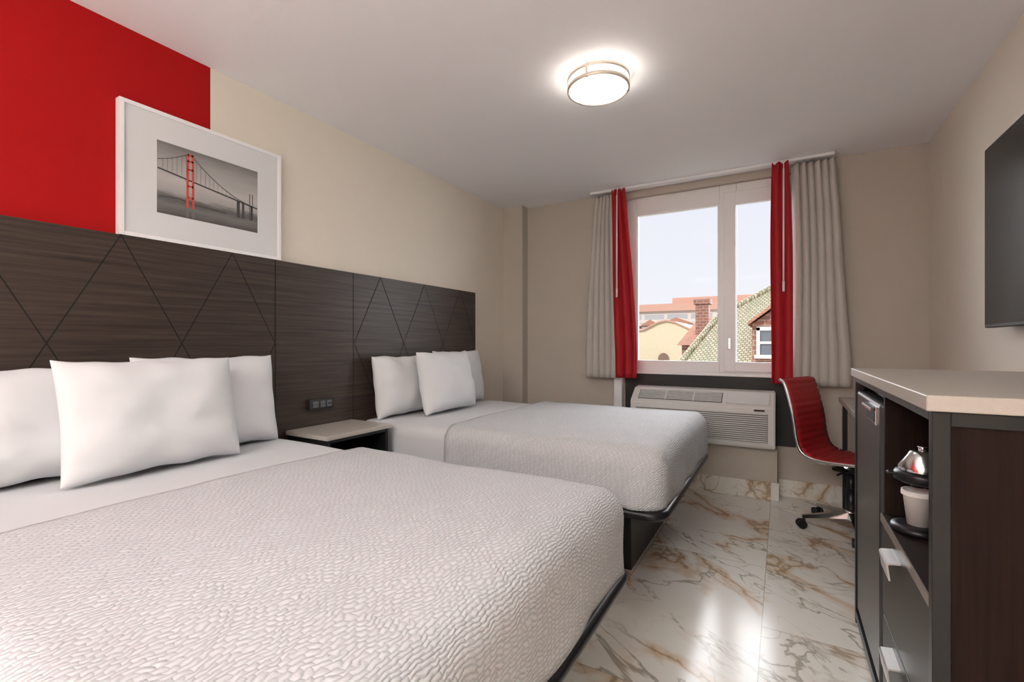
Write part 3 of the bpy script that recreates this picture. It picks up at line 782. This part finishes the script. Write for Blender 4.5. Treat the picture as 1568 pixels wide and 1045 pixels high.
boxes('dormer_window_frame', [(-.37, -.32, 8.68, 8.76, .98, 1.46), (.16, .22, 8.68, 8.76, .98, 1.46), (-.37, .22, 8.68, 8.76, 1.41, 1.47), (-.40, .25, 8.66, 8.76, .95, 1.01), (-.10, -.05, 8.68, 8.76, 1.0, 1.42), (-.32, .16, 8.68, 8.76, 1.19, 1.23)], M_white, tr)
box('dormer_window_pane', -.33, .17, 8.72, 8.74, 1.0, 1.42, simple('pane_dark', (.12, .14, .17), .1), 0, tr)
ch = empty('chimney_house')
boxes('chimney', [(-2.12, -1.78, 14, 14.35, -1, 2.36), (-2.17, -1.73, 13.95, 14.4, 2.30, 2.44)], M_brick, ch)
bm = bmesh.new()
v_ = [bm.verts.new(p) for p in ((-2.5, 13.3, 1.15), (-.9, 13.3, 1.15), (-1.0, 15.2, 1.98), (-2.2, 15.2, 1.98), (-2.5, 17, 1.1), (-.9, 17, 1.1))]
bm.faces.new(v_[:4]); bm.faces.new((v_[3], v_[2], v_[5], v_[4])); bm.faces.new((v_[0], v_[3], v_[4]))
mk('roof', bm, M_orangeroof, ch)
box('walls', -2.4, -1.0, 13.5, 16.8, -8, 1.15, M_brick, 0, ch)
bm = bmesh.new()
for c, r in (((-5.4, 18.5, .1), .5), ((-4.9, 18.6, -.2), .45), ((-3.9, 18.3, -.4), .5), ((-3.2, 18.6, -.2), .4), ((-6.5, 30, 1.2), .9), ((-2.9, 30, 1.4), .8)):
    s0 = len(bm.verts); bmesh.ops.create_icosphere(bm, subdivisions=4, radius=r, matrix=Matrix.Translation(c))
    bm.verts.ensure_lookup_table()
    for v in bm.verts[s0:]:
        d = (v.co - Vector(c)); v.co += d * .5 * noise.noise(v.co * 6)
    addcyl(bm, (c[0], c[1], -8), (c[0], c[1], c[2]), .08)
mk('garden_trees', bm, M_green, None, True)

sun = bpy.data.lights.new('sun', 'SUN'); sun.energy = 2.6; sun.angle = .02; sun.color = (1, .95, .88)
so = bpy.data.objects.new('sun', sun); COL.objects.link(so)
so.rotation_euler = Vector((.35, .8, -.6)).to_track_quat('-Z', 'Y').to_euler()
# added broad soft lamp, tilted up, boosting daylight through the window and on the ceiling
hz = bpy.data.lights.new('window_fill', 'SUN'); hz.energy = 19 * K; hz.angle = math.radians(130); hz.color = (.97, .98, 1)
ho = bpy.data.objects.new('window_fill', hz); COL.objects.link(ho)
ho.rotation_euler = Vector((-.10, -1, .30)).to_track_quat('-Z', 'Y').to_euler()

# world sky
wd = bpy.data.worlds.new('sky'); scene.world = wd; wd.use_nodes = True; nt = wd.node_tree
bg = nt.nodes['Background']; tc = N(nt, 'ShaderNodeTexCoord'); sp = N(nt, 'ShaderNodeSeparateXYZ')
nt.links.new(tc.outputs['Generated'], sp.inputs[0])
cr = N(nt, 'ShaderNodeValToRGB'); cr.color_ramp.elements[0].position = 0; cr.color_ramp.elements[0].color = (.92, .93, .97, 1)
cr.color_ramp.elements[1].position = .6; cr.color_ramp.elements[1].color = (.76, .80, .95, 1)
nt.links.new(sp.outputs[2], cr.inputs[0]); nt.links.new(cr.outputs[0], bg.inputs[0]); bg.inputs[1].default_value = 1.0

# camera
cam = bpy.data.cameras.new('camera'); co = bpy.data.objects.new('camera', cam); COL.objects.link(co)
co.location = (0, 0, 1.2); co.rotation_euler = (math.radians(90), 0, math.radians(30.07))
cam.sensor_width = 36; cam.lens = 36 * 715 / 1568; cam.shift_y = 3.5 / 1568; cam.clip_start = .02; cam.clip_end = 500
scene.camera = co
